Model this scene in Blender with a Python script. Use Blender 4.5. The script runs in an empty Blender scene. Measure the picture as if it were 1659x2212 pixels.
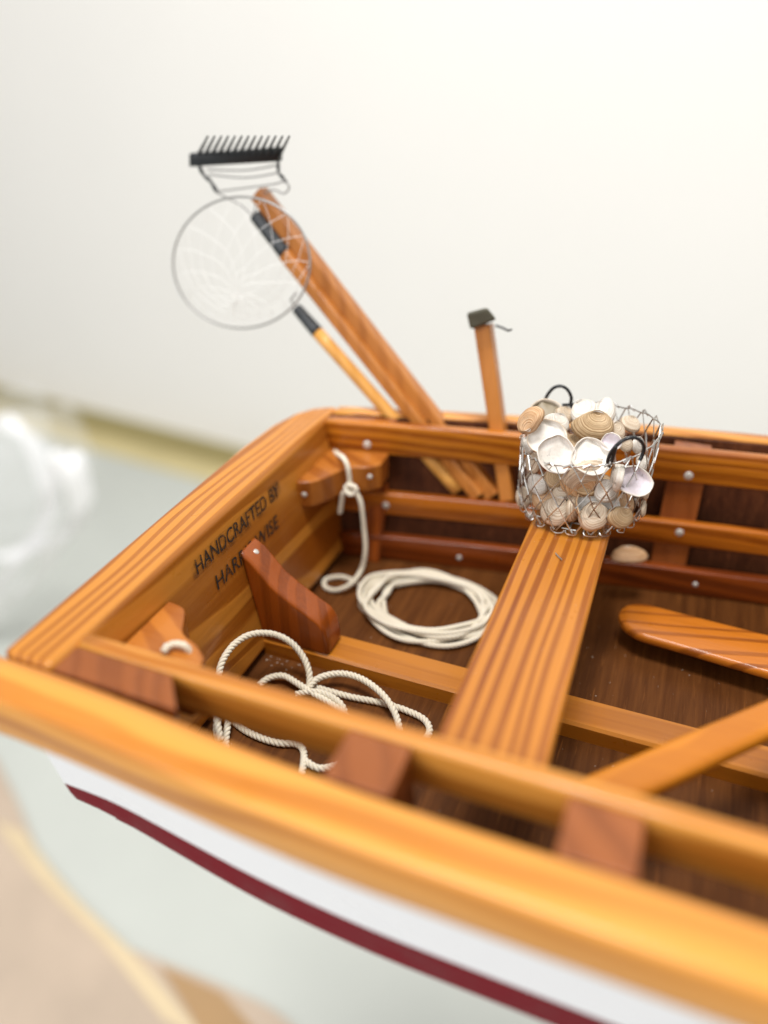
import bpy, bmesh, math, random
from mathutils import Vector, Matrix, noise
random.seed(7)
U = 0.18          # one modelling unit = 18 cm (height of the lens above the gunwale)
sc = bpy.context.scene
COL = sc.collection

# ------------------------------------------------------------------ camera
PITCH = math.radians(30.91); YAW = math.radians(21.48)
cd = bpy.data.cameras.new('camera'); cam = bpy.data.objects.new('camera', cd); COL.objects.link(cam)
cam.location = (0, 0, 1.0*U); cam.rotation_euler = (math.pi/2-PITCH, 0, YAW)
cd.sensor_fit = 'VERTICAL'; cd.sensor_height = 36; cd.lens = 27.34
cd.clip_start = 0.005; cd.clip_end = 50
cd.dof.use_dof = True; cd.dof.focus_distance = 1.93*U; cd.dof.aperture_fstop = 2.3
sc.camera = cam

# ------------------------------------------------------------------ world and lamps
w = bpy.data.worlds.new('World'); sc.world = w; w.use_nodes = True
bg = w.node_tree.nodes['Background']; bg.inputs[0].default_value = (1.0, 0.985, 0.965, 1); bg.inputs[1].default_value = 0.66
def area(name, loc, target, size, power, color=(1, 1, 1), sy=None):
    l = bpy.data.lights.new(name, 'AREA'); l.energy = power; l.color = color
    l.size = size*U; l.shape = 'RECTANGLE'; l.size_y = (sy or size)*U
    o = bpy.data.objects.new(name, l); COL.objects.link(o); o.location = Vector(loc)*U
    o.rotation_euler = (Vector(target)-Vector(loc)).to_track_quat('-Z', 'Y').to_euler()
    return o
area('gallery_light', (-0.5, 0.3, 13.0), (-1.2, 3.4, 0), 4.0, 56, (1.0, 0.975, 0.945), 3.0)
area('fill_light', (-4.5, -7.5, 5.5), (-0.6, 3.5, 0), 6.0, 21, (0.95, 0.965, 1.0), 5.0)  # added fill lamp at the left front, brightens the near hull side
sc.view_settings.view_transform = 'Standard'; sc.view_settings.look = 'None'
sc.view_settings.exposure = 0.0; sc.view_settings.gamma = 1.0; sc.view_settings.use_curve_mapping = False
sc.cycles.use_denoising = True
sc.cycles.max_bounces = 8; sc.cycles.transparent_max_bounces = 12
sc.cycles.caustics_reflective = False; sc.cycles.caustics_refractive = False

# ------------------------------------------------------------------ measuring: a point of the place seen along a direction, at a known depth plane
_F = Vector((-math.sin(YAW)*math.cos(PITCH), math.cos(YAW)*math.cos(PITCH), -math.sin(PITCH)))
_R = Vector((math.cos(YAW), math.sin(YAW), 0)); _UP = _R.cross(_F)
def _ray(px, py): return _F*1680 + _R*(px-829.5) - _UP*(py-1106)
def az(px, py, z):
    d = _ray(px, py); return Vector((0, 0, 1)) + d*((z-1)/d.z)
def ay(px, py, y):
    d = _ray(px, py); return Vector((0, 0, 1)) + d*(y/d.y)
def ax(px, py, x):
    d = _ray(px, py); return Vector((0, 0, 1)) + d*(x/d.x)

# ------------------------------------------------------------------ objects
def thing(name, label, cat, loc, group=None):
    o = bpy.data.objects.new(name, None); COL.objects.link(o); o.location = Vector(loc)*U
    o.empty_display_size = 0.01
    o['label'] = label; o['category'] = cat
    if group: o['group'] = group
    return o
def tag(o, label, cat, group=None):
    o['label'] = label; o['category'] = cat
    if group: o['group'] = group
    return o
def origin_of(o):
    v = Vector((0, 0, 0))
    while o is not None: v += o.location; o = o.parent
    return v/U
def build(name, V, F, mats, parent=None, loc=None, smooth=False, midx=None, bevel=0, segs=2, label=None, uvs=None, kind=None, auto=None):
    """V in scene units (world); the mesh gets the parent's or loc's origin"""
    if parent is not None: base = origin_of(parent); o_loc = Vector((0, 0, 0))
    else: base = Vector(loc) if loc is not None else Vector((0, 0, 0)); o_loc = base*U
    me = bpy.data.meshes.new(name)
    me.from_pydata([(Vector(v)-base)*U for v in V], [], F)
    if not isinstance(mats, (list, tuple)): mats = [mats]
    for m in mats: me.materials.append(m)
    if midx:
        for p, i in zip(me.polygons, midx): p.material_index = i
    if uvs:
        ul = me.uv_layers.new(name='UVMap')
        for p in me.polygons:
            for li in p.loop_indices: ul.data[li].uv = uvs[me.loops[li].vertex_index]
    me.update()
    bm = bmesh.new(); bm.from_mesh(me); bmesh.ops.recalc_face_normals(bm, faces=bm.faces); bm.to_mesh(me); bm.free()
    if smooth:
        for p in me.polygons: p.use_smooth = True
    o = bpy.data.objects.new(name, me); COL.objects.link(o); o.location = o_loc
    if parent is not None: o.parent = parent
    if bevel:
        b = o.modifiers.new('bevel', 'BEVEL'); b.width = bevel*U; b.segments = segs; b.limit_method = 'ANGLE'; b.angle_limit = math.radians(35)
        for p in me.polygons: p.use_smooth = True
        b.harden_normals = True
    if label: o['label'] = label
    if kind: o['kind'] = kind
    return o
class G:
    def __init__(s): s.V = []; s.F = []; s.M = []; s.UV = []
    def add(s, V, F, m=0):
        n = len(s.V); s.V += [Vector(v) for v in V]; s.F += [tuple(i+n for i in f) for f in F]; s.M += [m]*len(F)
    def prism(s, bottom, top, m=0):
        n = len(bottom); F = [tuple(range(n))[::-1], tuple(range(n, 2*n))]
        F += [(i, (i+1) % n, n+(i+1) % n, n+i) for i in range(n)]
        s.add(list(bottom)+list(top), F, m)
    def loft(s, rings, m=0, cap=True, closed=False):
        n = len(rings[0]); V = [v for r in rings for v in r]; F = []; k = len(rings)
        for j in range(k if closed else k-1):
            a = j*n; b = ((j+1) % k)*n
            F += [(a+i, a+(i+1) % n, b+(i+1) % n, b+i) for i in range(n)]
        if cap and not closed: F += [tuple(range(n))[::-1], tuple((k-1)*n+i for i in range(n))]
        s.add(V, F, m)
    def tube(s, pts, r, n=8, m=0, cap=True, rfun=None, closed=False, flat=1.0, nref=None):
        pts = [Vector(p) for p in pts]; k = len(pts); rings = []
        T = []
        for i in range(k):
            if closed: t = pts[(i+1) % k]-pts[i-1]
            else: t = pts[min(i+1, k-1)]-pts[max(i-1, 0)]
            T.append(t.normalized() if t.length > 1e-9 else Vector((0, 0, 1)))
        ref = nref or (Vector((0, 0, 1)) if abs(T[0].z) < .9 else Vector((1, 0, 0)))
        nn = (ref-T[0]*ref.dot(T[0])).normalized()
        for i in range(k):
            nn = (nn-T[i]*nn.dot(T[i])).normalized(); bb = T[i].cross(nn)
            rr = rfun(i/(k-1)) if rfun else r
            rings.append([pts[i]+(nn*math.cos(a)+bb*math.sin(a)*flat)*rr for a in [2*math.pi*q/n for q in range(n)]])
        s.loft(rings, m, cap, closed)
    def build(s, name, mats, parent=None, **kw):
        return build(name, s.V, s.F, mats, parent, midx=s.M, **kw)
def crom(P, per=8, closed=False):
    P = [Vector(p) for p in P]; out = []; n = len(P)
    rng = range(n if closed else n-1)
    for i in rng:
        if closed: p0, p1, p2, p3 = P[i-1], P[i], P[(i+1) % n], P[(i+2) % n]
        else: p0, p1, p2, p3 = P[max(i-1, 0)], P[i], P[i+1], P[min(i+2, n-1)]
        for k in range(per):
            t = k/per
            out.append(0.5*((2*p1)+(p2-p0)*t+(2*p0-5*p1+4*p2-p3)*t*t+(3*p1-p0-3*p2+p3)*t**3))
    if not closed: out.append(P[-1])
    return out
def resample(P, step):
    out = [P[0]]; acc = 0
    for a, b in zip(P[:-1], P[1:]):
        L = (b-a).length
        if L < 1e-9: continue
        d = step-acc
        while d <= L: out.append(a.lerp(b, d/L)); d += step
        acc = L-(d-step)
    return out
def rrect(w, h, r, n=3):
    """rounded rectangle centred on 0 in 2D"""
    out = []
    for cx, cy, a0 in ((w/2-r, h/2-r, 0), (-w/2+r, h/2-r, 90), (-w/2+r, -h/2+r, 180), (w/2-r, -h/2+r, 270)):
        for k in range(n+1):
            a = math.radians(a0+90*k/n); out.append((cx+r*math.cos(a), cy+r*math.sin(a)))
    return out

# ------------------------------------------------------------------ materials
class N:
    def __init__(s, name):
        s.m = bpy.data.materials.new(name); s.m.use_nodes = True; s.t = s.m.node_tree
        s.b = s.t.nodes['Principled BSDF']
    def n(s, ty, **kw):
        x = s.t.nodes.new(ty)
        for k, v in kw.items(): setattr(x, k, v)
        return x
    def l(s, a, b): s.t.links.new(a, b)
    def math(s, op, a, b=None, c=None):
        x = s.n('ShaderNodeMath', operation=op)
        for i, v in enumerate((a, b, c)):
            if v is None: continue
            if isinstance(v, (int, float)): x.inputs[i].default_value = v
            else: s.l(v, x.inputs[i])
        return x.outputs[0]
    def noise(s, vec, scale, detail=2, rough=.5, dim='3D', w=None):
        x = s.n('ShaderNodeTexNoise', noise_dimensions=dim); x.inputs['Scale'].default_value = scale
        x.inputs['Detail'].default_value = detail; x.inputs['Roughness'].default_value = rough
        if vec is not None: s.l(vec, x.inputs['Vector'])
        if w is not None: s.l(w, x.inputs['W'])
        return x.outputs['Fac']
    def ramp(s, fac, stops, interp='LINEAR'):
        x = s.n('ShaderNodeValToRGB'); x.color_ramp.interpolation = interp; el = x.color_ramp.elements
        while len(el) < len(stops): el.new(.5)
        for e, (p, c) in zip(el, stops):
            e.position = p; e.color = (c, c, c, 1) if isinstance(c, (int, float)) else (*c, 1)
        s.l(fac, x.inputs[0]); return x.outputs[0]
    def mix(s, fac, a, b, blend='MIX'):
        x = s.n('ShaderNodeMix', data_type='RGBA', blend_type=blend)
        if isinstance(fac, (int, float)): x.inputs[0].default_value = fac
        else: s.l(fac, x.inputs[0])
        for i, v in ((6, a), (7, b)):
            if isinstance(v, tuple): x.inputs[i].default_value = (*v, 1)
            else: s.l(v, x.inputs[i])
        return x.outputs[2]
    def obj(s, scale=(1, 1, 1), offs=True):
        tc = s.n('ShaderNodeTexCoord'); mp = s.n('ShaderNodeMapping'); mp.inputs['Scale'].default_value = [k/U for k in scale]
        s.l(tc.outputs['Object'], mp.inputs['Vector'])
        if not offs: return mp.outputs[0]
        oi = s.n('ShaderNodeObjectInfo'); ad = s.n('ShaderNodeVectorMath', operation='ADD')
        sc_ = s.n('ShaderNodeVectorMath', operation='SCALE'); cmb = s.n('ShaderNodeCombineXYZ')
        for i in range(3): s.l(oi.outputs['Random'], cmb.inputs[i])
        s.l(cmb.outputs[0], sc_.inputs[0]); sc_.inputs['Scale'].default_value = 9.0
        s.l(mp.outputs[0], ad.inputs[0]); s.l(sc_.outputs[0], ad.inputs[1]); return ad.outputs[0]
    def bump(s, h, dist, strength=1.0):
        x = s.n('ShaderNodeBump'); x.inputs['Distance'].default_value = dist*U; x.inputs['Strength'].default_value = strength
        s.l(h, x.inputs['Height']); s.l(x.outputs[0], s.b.inputs['Normal'])
    def set(s, **kw):
        for k, v in kw.items():
            i = s.b.inputs[k.replace('_', ' ')]
            if isinstance(v, (int, float, tuple)): i.default_value = (*v, 1) if isinstance(v, tuple) and len(v) == 3 and i.type == 'RGBA' else v
            else: s.l(v, i)
        return s.m
def wood(name, light, dark, grain='x', across=(0, 1, .6), freq=22, warp=.35, contrast=.75, rough=.34, coat=.24, late=(.35, .8), fine=.6, spec=.28):
    light = (light[0]*.91, light[1]*.89, light[2]*.72); dark = (dark[0]*.86, dark[1]*.85, dark[2]*.6)
    M = N(name)
    st = {'x': (.18, 1, 1), 'y': (1, .18, 1), 'z': (1, 1, .18)}[grain]
    sf = {'x': (.03, 1, 1), 'y': (1, .03, 1), 'z': (1, 1, .03)}[grain]
    P = M.obj(st); Pf = M.obj(sf)
    n1 = M.noise(P, 2.2, 3, .5)
    dot = M.n('ShaderNodeVectorMath', operation='DOT_PRODUCT'); base = M.obj((1, 1, 1), True)
    M.l(base, dot.inputs[0]); dot.inputs[1].default_value = across
    c = M.math('ADD', dot.outputs['Value'], M.math('MULTIPLY', n1, warp))
    ph = M.math('MULTIPLY', c, freq*2*math.pi)
    ph = M.math('ADD', ph, M.math('MULTIPLY', M.noise(None, freq*.45, 2, .5, '1D', c), 7.0))
    s1 = M.math('ADD', M.math('MULTIPLY', M.math('SINE', ph), .5), .5)
    rings = M.ramp(s1, [(late[0], 0.0), (late[1], 1.0)], 'EASE')
    amp = M.ramp(M.noise(P, 4.0, 2), [(.3, .35), (.7, 1.0)])
    fib = M.noise(Pf, 90, 3, .6)
    fac = M.math('MULTIPLY', M.math('MULTIPLY', rings, amp), contrast)
    fac = M.math('ADD', fac, M.math('MULTIPLY', M.math('SUBTRACT', fib, .5), fine))
    col = M.mix(fac, light, dark)
    big = M.ramp(M.noise(P, 1.6, 2), [(.3, (.78, .72, .66)), (.7, (1.12, 1.1, 1.08))])
    col = M.mix(1.0, col, big, 'MULTIPLY')
    M.bump(M.math('ADD', M.math('MULTIPLY', rings, -.5), M.math('MULTIPLY', M.noise(M.obj(sf), 40, 3), 1.0)), .0022, .6)
    ro = M.ramp(M.noise(M.obj(), 14, 4, .6), [(.3, rough*.75), (.7, rough*1.35)])
    return M.set(Base_Color=col, Roughness=ro, Coat_Weight=coat, Coat_Roughness=.16, Specular_IOR_Level=spec)
ORL = (.76, .37, .085); ORD = (.36, .105, .014)
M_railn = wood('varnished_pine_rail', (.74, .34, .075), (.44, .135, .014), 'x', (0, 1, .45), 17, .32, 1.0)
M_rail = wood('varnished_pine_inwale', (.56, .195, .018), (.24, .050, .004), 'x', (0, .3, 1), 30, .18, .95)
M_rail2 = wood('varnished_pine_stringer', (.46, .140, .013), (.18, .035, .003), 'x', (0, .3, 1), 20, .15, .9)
M_thw = wood('varnished_pine_thwart', (.64, .255, .040), (.27, .060, .006), 'y', (1, 0, .25), 33, .16, .95, late=(.35, .85))
M_tran = wood('varnished_pine_transom', (.66, .28, .050), (.36, .105, .011), 'y', (1.9, 0, .8), 19, .34, 1.0)
M_keel = wood('varnished_pine_keelson', (.54, .205, .022), (.27, .068, .006), 'x', (0, 1, .7), 10, .3, .6)
M_red = wood('varnished_cedar', (.34, .080, .009), (.10, .018, .003), 'z', (1, .4, 0), 20, .2, .85)
M_redb = wood('varnished_cedar_block', (.31, .095, .026), (.20, .052, .012), 'z', (1, .6, 0), 14, .2, .6)
M_cor = wood('varnished_cedar_corner', (.50, .18, .035), (.26, .065, .012), 'x', (.6, 1, 0), 12, .3, .7)
def ply(name, light, dark, grain='y', rough=.5):
    M = N(name); sf = {'y': (1, .05, 1), 'z': (1, 1, .05)}[grain]; sg = {'y': (1, .22, 1), 'z': (1, 1, .22)}[grain]
    f1 = M.noise(M.obj(sf), 46, 4, .7); f2 = M.noise(M.obj(sg), 3.5, 3, .6); f3 = M.noise(M.obj(sf), 120, 2, .6)
    fac = M.ramp(f1, [(.36, 0.0), (.66, 1.0)]); col = M.mix(fac, dark, light)
    col = M.mix(1.0, col, M.ramp(f2, [(.3, (.6, .55, .5)), (.7, (1.25, 1.2, 1.15))]), 'MULTIPLY')
    col = M.mix(M.math('MULTIPLY', M.ramp(f3, [(.62, 0.0), (.72, 1.0)]), .35), col, tuple(min(1, k*2.4) for k in light))
    M.bump(f1, .002, .5)
    return M.set(Base_Color=col, Roughness=M.ramp(f2, [(.3, rough*.8), (.7, rough*1.2)]), Specular_IOR_Level=.12)
M_ply = ply('brown_plywood_floor', (.120, .043, .010), (.070, .023, .005), 'y')
M_plyv = ply('brown_plywood_side', (.105, .034, .012), (.055, .016, .006), 'z', .55)
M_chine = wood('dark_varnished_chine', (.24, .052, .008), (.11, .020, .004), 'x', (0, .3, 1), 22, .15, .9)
M_oar = wood('varnished_oar_wood', (.52, .165, .016), (.14, .024, .003), 'x', (-.25, 1, .3), 20, .12, 1.0, late=(.6, .9))
M_oar2 = wood('golden_oar_wood', (.70, .26, .018), (.46, .13, .008), 'x', (-.75, .75, .3), 10, .2, .6)
M_han = wood('smooth_handle_wood', (.56, .225, .060), (.36, .115, .024), 'z', (1, 1, 0), 16, .2, .6)
M_han2 = wood('pale_dowel_wood', (.76, .40, .12), (.58, .26, .06), 'z', (1, 1, 0), 16, .2, .5)
def simple(name, col, rough=.5, metal=0, var=.12, scale=12, **kw):
    M = N(name); n = M.noise(M.obj(), scale, 4, .6)
    c = M.mix(n, tuple(k*(1-var) for k in col), tuple(min(1, k*(1+var)) for k in col))
    r = M.ramp(n, [(.3, rough*.8), (.7, min(1, rough*1.25))])
    return M.set(Base_Color=c, Roughness=r, Metallic=metal, **kw)
M_white = simple('white_hull_paint', (.86, .85, .875), .3, 0, .03, 3, Coat_Weight=.3)
M_maroon = simple('maroon_hull_paint', (.17, .007, .014), .6, 0, .25, 8, Specular_IOR_Level=.12)
M_nail = simple('silver_nail', (.60, .58, .53), .4, .25, .2, 60)
M_ink = simple('black_ink', (.018, .014, .012), .6, 0, .5, 40)
_M = N('worn_black_ink'); _M.set(Base_Color=(.018, .014, .012), Roughness=.6, Alpha=_M.ramp(_M.noise(_M.obj((1, 1, 1), False), 55, 4, .7), [(.36, .45), (.52, 1.0)])); M_ink = _M.m
M_black = simple('black_enamel', (.012, .014, .016), .32, 0, .3, 30)
M_ferr = simple('dark_ferrule', (.018, .022, .026), .4, 0, .3, 20)
M_wire = simple('galvanised_wire', (.62, .61, .58), .34, 1.0, .2, 50)
M_thread = simple('white_thread', (.76, .75, .72), .8, 0, .05, 30)
M_ring = simple('thin_steel_ring', (.34, .33, .32), .4, .6, .1, 20)
M_cap = simple('tarnished_dark_cap', (.10, .095, .065), .5, .4, .5, 26)
M_wall = simple('white_wall_paint', (.84, .82, .785), .85, 0, .015, .4)
M_shelf = simple('pale_floor', (.52, .545, .51), .45, 0, .16, .35)
M_bord = simple('pale_yellow_border', (.62, .53, .28), .5, 0, .1, 1)
M_brn = simple('brown_rug_patch', (.40, .25, .12), .8, 0, .2, 1)
M_trim = simple('pale_wood_trim', (.62, .50, .32), .6, 0, .25, 1)
M_tan = simple('tan_floor', (.50, .40, .31), .85, 0, .35, .7)
M_gold = simple('mustard_wall_base', (.34, .29, .13), .6, 0, .15, 2)
# rope
def rope_mat():
    M = N('cream_braided_cord'); n = M.noise(M.obj((1, 1, 1)), 160, 3, .6)
    c = M.mix(M.noise(M.obj(), 6, 3), (.62, .55, .42), (.78, .73, .61)); M.bump(n, .0012, .5)
    return M.set(Base_Color=c, Roughness=.75, Subsurface_Weight=.15, Subsurface_Radius=(.001, .0008, .0005))
M_rope = rope_mat()
M_bag = N('clear_plastic_film').set(Base_Color=(.93, .95, .96), Roughness=.2, Alpha=.2, Specular_IOR_Level=.9)
M_bagf = N('plastic_film_fold').set(Base_Color=(.97, .97, .98), Roughness=.25, Alpha=.8, Specular_IOR_Level=.9)

# ------------------------------------------------------------------ the setting
def plane(name, pts, mat, thick=None):
    g = G(); g.prism([Vector(p)-Vector((0, 0, thick or .05)) for p in pts], pts)
    return g.build(name, mat, kind='structure')
ZS = -4.5
WD = (az(450, 990, ZS)-az(0, 870, ZS)).normalized(); WP = az(0, 870, ZS)
WN = Vector((-WD.y, WD.x, 0)); up = lambda h: Vector((0, 0, h))
a = WP-WD*16; b = WP+WD*34
g = G(); g.prism([a+up(-1), b+up(-1), b+WN*.3+up(-1), a+WN*.3+up(-1)], [a+up(22), b+up(22), b+WN*.3+up(22), a+WN*.3+up(22)])
g.build('wall', M_wall, kind='structure')
a2 = a-WN*24; b2 = b-WN*24
g = G(); g.prism([a2+up(-.2), b2+up(-.2), b+up(-.2), a+up(-.2)], [a2, b2, b-WN*.002, a-WN*.002]); g.build('floor', M_shelf, kind='structure')
g = G(); g.prism([a-WN*.06+up(.001), b-WN*.06+up(.001), b-WN*.003+up(.001), a-WN*.003+up(.001)], [a-WN*.06+up(.28), b-WN*.06+up(.28), b-WN*.003+up(.34), a-WN*.003+up(.34)])
tag(g.build('baseboard', M_gold), 'olive gold baseboard along the foot of the white wall', 'baseboard')
g = G(); g.prism([a-WN*.62+up(.002), b-WN*.62+up(.002), b-WN*.065+up(.002), a-WN*.065+up(.002)], [a-WN*.62+up(.012), b-WN*.62+up(.012), b-WN*.065+up(.012), a-WN*.065+up(.012)])
tag(g.build('floor_border', M_bord), 'pale yellow floor border in front of the gold baseboard', 'floor border')
edge = crom([az(-300, 1500, ZS), az(-60, 1600, ZS), az(20, 1700, ZS), az(99, 1878, ZS), az(208, 2017, ZS), az(322, 2071, ZS), az(496, 2141, ZS), az(640, 2230, ZS), az(800, 2500, ZS)], 6)
rg = thing('rug', 'tan and pinkish rug with a yellow band on the floor at the lower left', 'rug', az(150, 2150, ZS))
g = G(); top = edge+[az(-300, 2500, ZS)]; g.prism([p+up(.003) for p in top], [p+up(.03) for p in top]); g.build('pile', M_tan, rg)
g = G(); bd = crom([az(20, 1790, ZS), az(120, 1920, ZS), az(260, 2060, ZS), az(400, 2230, ZS)], 6); tx = Vector((.16, 0, 0))
for p, q in zip(bd[:-1], bd[1:]): g.prism([p-tx+up(.031), q-tx+up(.031), q+tx+up(.031), p+tx+up(.031)], [p-tx+up(.036), q-tx+up(.036), q+tx+up(.036), p+tx+up(.036)])
g.build('yellow_band', M_trim, rg)
g = G(); P = [az(345, 2090, ZS), az(480, 2150, ZS), az(560, 2240, ZS), az(450, 2260, ZS), az(395, 2170, ZS)]
g.prism([p+up(.031) for p in P], [p+up(.035) for p in P]); g.build('brown_patch', M_brn, rg)

# ------------------------------------------------------------------ the boat
boat = thing('model_rowing_boat', 'handmade varnished wooden model rowing boat, white hull with maroon bottom', 'model boat', (.5, 1.5, -.52))
ZF = -.455        # top of the floor
def ease(t): t = max(0, min(1, t)); return t*t*(3-2*t)
def bow(x, y): return y if x < .45 else y+(1.55-y)*(((x-.45)/1.75)**1.8)
def yi_f(x):
    return bow(x, 2.182+.155*min(x, .45)-.028*min(x, .45)**2)         # inner face of far inwale
def yo_f(x):
    return bow(x, 2.355+.169*min(x, .45)-.059*min(x, .45)**2)         # outer face of far outwale
def yi_n(x): return bow(x, .909)                # inner face of near inwale
def yp_n(x): return bow(x, .75+.042*ease((-x-.25)/.8))               # inner face of near planking
def stations(x0, x1, st=.06):
    n = max(2, int((x1-x0)/st)); return [x0+(x1-x0)*i/n for i in range(n+1)]
def ring(x, cy, cz, w, h, r, lean=0, n=3): return [Vector((x, cy+p+lean*q, cz+q)) for p, q in rrect(w, h, r, n)]
def rail(name, x0, x1, fy, cz, w, h, r, mat, lean=0, label=None):
    g = G(); g.loft([ring(x, fy(x), cz, w, h, r, lean) for x in stations(x0, x1)])
    o = g.build(name, mat, boat, smooth=True, label=label); return o
XB = 2.1
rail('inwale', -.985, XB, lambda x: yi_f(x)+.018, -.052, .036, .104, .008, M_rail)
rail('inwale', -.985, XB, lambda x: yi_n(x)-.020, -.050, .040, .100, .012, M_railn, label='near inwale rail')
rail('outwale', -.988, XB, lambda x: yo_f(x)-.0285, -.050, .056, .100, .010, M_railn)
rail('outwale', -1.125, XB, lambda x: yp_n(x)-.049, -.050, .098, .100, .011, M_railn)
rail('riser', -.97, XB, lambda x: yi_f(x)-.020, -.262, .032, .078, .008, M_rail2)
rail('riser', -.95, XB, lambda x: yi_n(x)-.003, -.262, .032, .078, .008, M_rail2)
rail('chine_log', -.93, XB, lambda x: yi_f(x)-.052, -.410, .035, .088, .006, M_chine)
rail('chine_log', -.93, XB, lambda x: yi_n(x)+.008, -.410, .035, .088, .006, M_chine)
# side planking: outer skin white with a maroon boot below
def plank(fin, sgn, flare, thick=.014, z0=-.102):
    g = G(); zs = [z0, -.15, -.30, -.428, -.47, -.525]
    X = stations(-1.125 if sgn < 0 else -1.0, XB)
    def yy(x, z, off): return fin(x)+sgn*off-sgn*flare*(-z/.5)
    def zz(x, z):
        if z > -.3: return z
        if z < -.5: return z*(1-.10*ease((-.55-x)/.5)-.035*ease((-.94-x)/.2))
        return z*(1-.09*ease((-.55-x)/.5)) if z < -.45 else z*(1-.08*ease((-.55-x)/.5))
    nz = len(zs)
    V = []; F = []; M = []
    for x in X:
        for z in zs: V.append((x-.10*z*ease((-.8-x)/.3), yy(x, z, thick), zz(x, z)))
        for z in zs: V.append((x-.10*z*ease((-.8-x)/.3), yy(x, z, 0), zz(x, z)))
    k = 2*nz
    for i in range(len(X)-1):
        a0 = i*k; b0 = a0+k
        for j in range(nz-1):
            F.append((a0+j, a0+j+1, b0+j+1, b0+j)); M.append(1 if zs[j] < -.42 else 0)
            F.append((a0+nz+j, a0+nz+j+1, b0+nz+j+1, b0+nz+j)); M.append(2)
        F.append((a0, b0, b0+nz, a0+nz)); M.append(2)
        F.append((a0+nz-1, b0+nz-1, b0+2*nz-1, a0+2*nz-1)); M.append(1)
    for a0 in (0, (len(X)-1)*k):
        for j in range(nz-1): F.append((a0+j, a0+j+1, a0+nz+j+1, a0+nz+j)); M.append(0)
    g.V = V; g.F = F; g.M = M
    return g.build('side_planking', [M_white, M_maroon, M_plyv], boat)
plank(yp_n, -1, .055)
plank(lambda x: yo_f(x)-.072, 1, .13, z0=-.006)
# bottom boards
g = G(); X = stations(-.975, XB)
def bring(x, z):
    return yp_n(x)+.052, yo_f(x)-.074-.128
for i in range(len(X)-1):
    a1, a2 = bring(X[i], 0); b1, b2 = bring(X[i+1], 0)
    V = [(X[i], a1, ZF), (X[i+1], b1, ZF), (X[i+1], b2, ZF), (X[i], a2, ZF), (X[i], a1, ZF-.03), (X[i+1], b1, ZF-.03), (X[i+1], b2, ZF-.03), (X[i], a2, ZF-.03)]
    g.add(V[:4], [(0, 1, 2, 3)], 0)
g.build('floor_board', [M_ply], boat)
g = G(); rings = []
for x in stations(-.97, XB):
    zb = -.524*(1-.10*ease((-.55-x)/.5)); a1 = yp_n(x)+.046; a2 = yo_f(max(x, -1.0))-.074-.132
    rings.append([Vector((x, a1, zb)), Vector((x, a2, zb)), Vector((x, a2, zb+.012)), Vector((x, a1, zb+.012))])
g.loft(rings); g.build('bottom_planking', M_maroon, boat)
# frames: head shows as a reddish block between inwale and planking, leg runs down to the floor
for x0, x1 in ((-.405, -.290), (-.030, .086), (.345, .46)):
    g = G()
    ya, yb = yp_n(x0)+.003, yi_n(x0)-.043
    g.prism([(x0, ya+.052, ZF), (x1, ya+.052, ZF), (x1, yi_n(x0)+.03, ZF), (x0, yi_n(x0)+.03, ZF)], [(x0, ya, -.004), (x1, ya, -.004), (x1, yb, -.004), (x0, yb, -.004)])
    g.build('frame', M_redb, boat, bevel=.004)
for x0, x1 in ((-.335, -.235), (.040, .142), (.415, .52), (-.845, -.785)):
    g = G(); ya, yb = yi_f(x0)+.038, yo_f(x0)-.080
    if x0 < -.8:
        g.prism([(x0, ya-.125, ZF), (x1, ya-.118, ZF), (x1, yb-.125, ZF), (x0, yb-.125, ZF)], [(x0, ya-.05, -.2), (x1, ya-.045, -.2), (x1, yb-.05, -.2), (x0, yb-.05, -.2)])
    else:
        g.prism([(x0, ya-.085, ZF), (x1, ya-.075, ZF), (x1, yb-.13, ZF), (x0, yb-.13, ZF)], [(x0, ya, -.012), (x1, ya+.01, -.012), (x1, yb, -.012), (x0, yb, -.012)])
    g.build('frame', M_redb if x0 > -.8 else M_red, boat, bevel=.004)
# corner blocks
g = G(); g.prism([(-.985, .797, -.11), (-.735, .797, -.11), (-.765, .866, -.11), (-.985, .866, -.11)], [(-.985, .797, -.003), (-.705, .795, -.003), (-.765, .866, -.003), (-.985, .866, -.003)])
g.build('corner_block', M_redb, boat, bevel=.004)
g = G(); g.prism([(-.985, 2.04, -.10), (-.785, 2.075, -.10), (-.785, 2.135, -.10), (-.985, 2.068, -.10)], [(-.985, 2.04, -.006), (-.785, 2.078, -.006), (-.785, 2.142, -.006), (-.985, 2.070, -.006)])
g.build('corner_block', M_redb, boat, bevel=.003)
# transom
inn = [(.794), 1.15, 1.45, 1.75, 2.0, 2.056]
outl = [(-1.112, .797), (-1.122, 1.15), (-1.130, 1.45), (-1.136, 1.75), (-1.128, 1.92), (-1.105, 2.02), (-1.07, 2.082), (-1.03, 2.112), (-.990, 2.128)]
top = [(-.990, y, 0.0) for y in inn]+[(x, y, 0.0) for x, y in outl[::-1]]
bot = [(-.912, .855+(y-.794)*(1.97-.855)/(2.056-.794), -.44) for y in inn]+[(max(x+.05, -1.075) if x < -1.0 else -.93, .845+(y-.797)*(1.98-.845)/(2.128-.797), -.43) for x, y in outl[::-1]]
g = G(); g.prism([Vector(p) for p in bot], [Vector(p) for p in top]); 
transom = g.build('transom', M_tran, boat, bevel=.022, segs=4)
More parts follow.
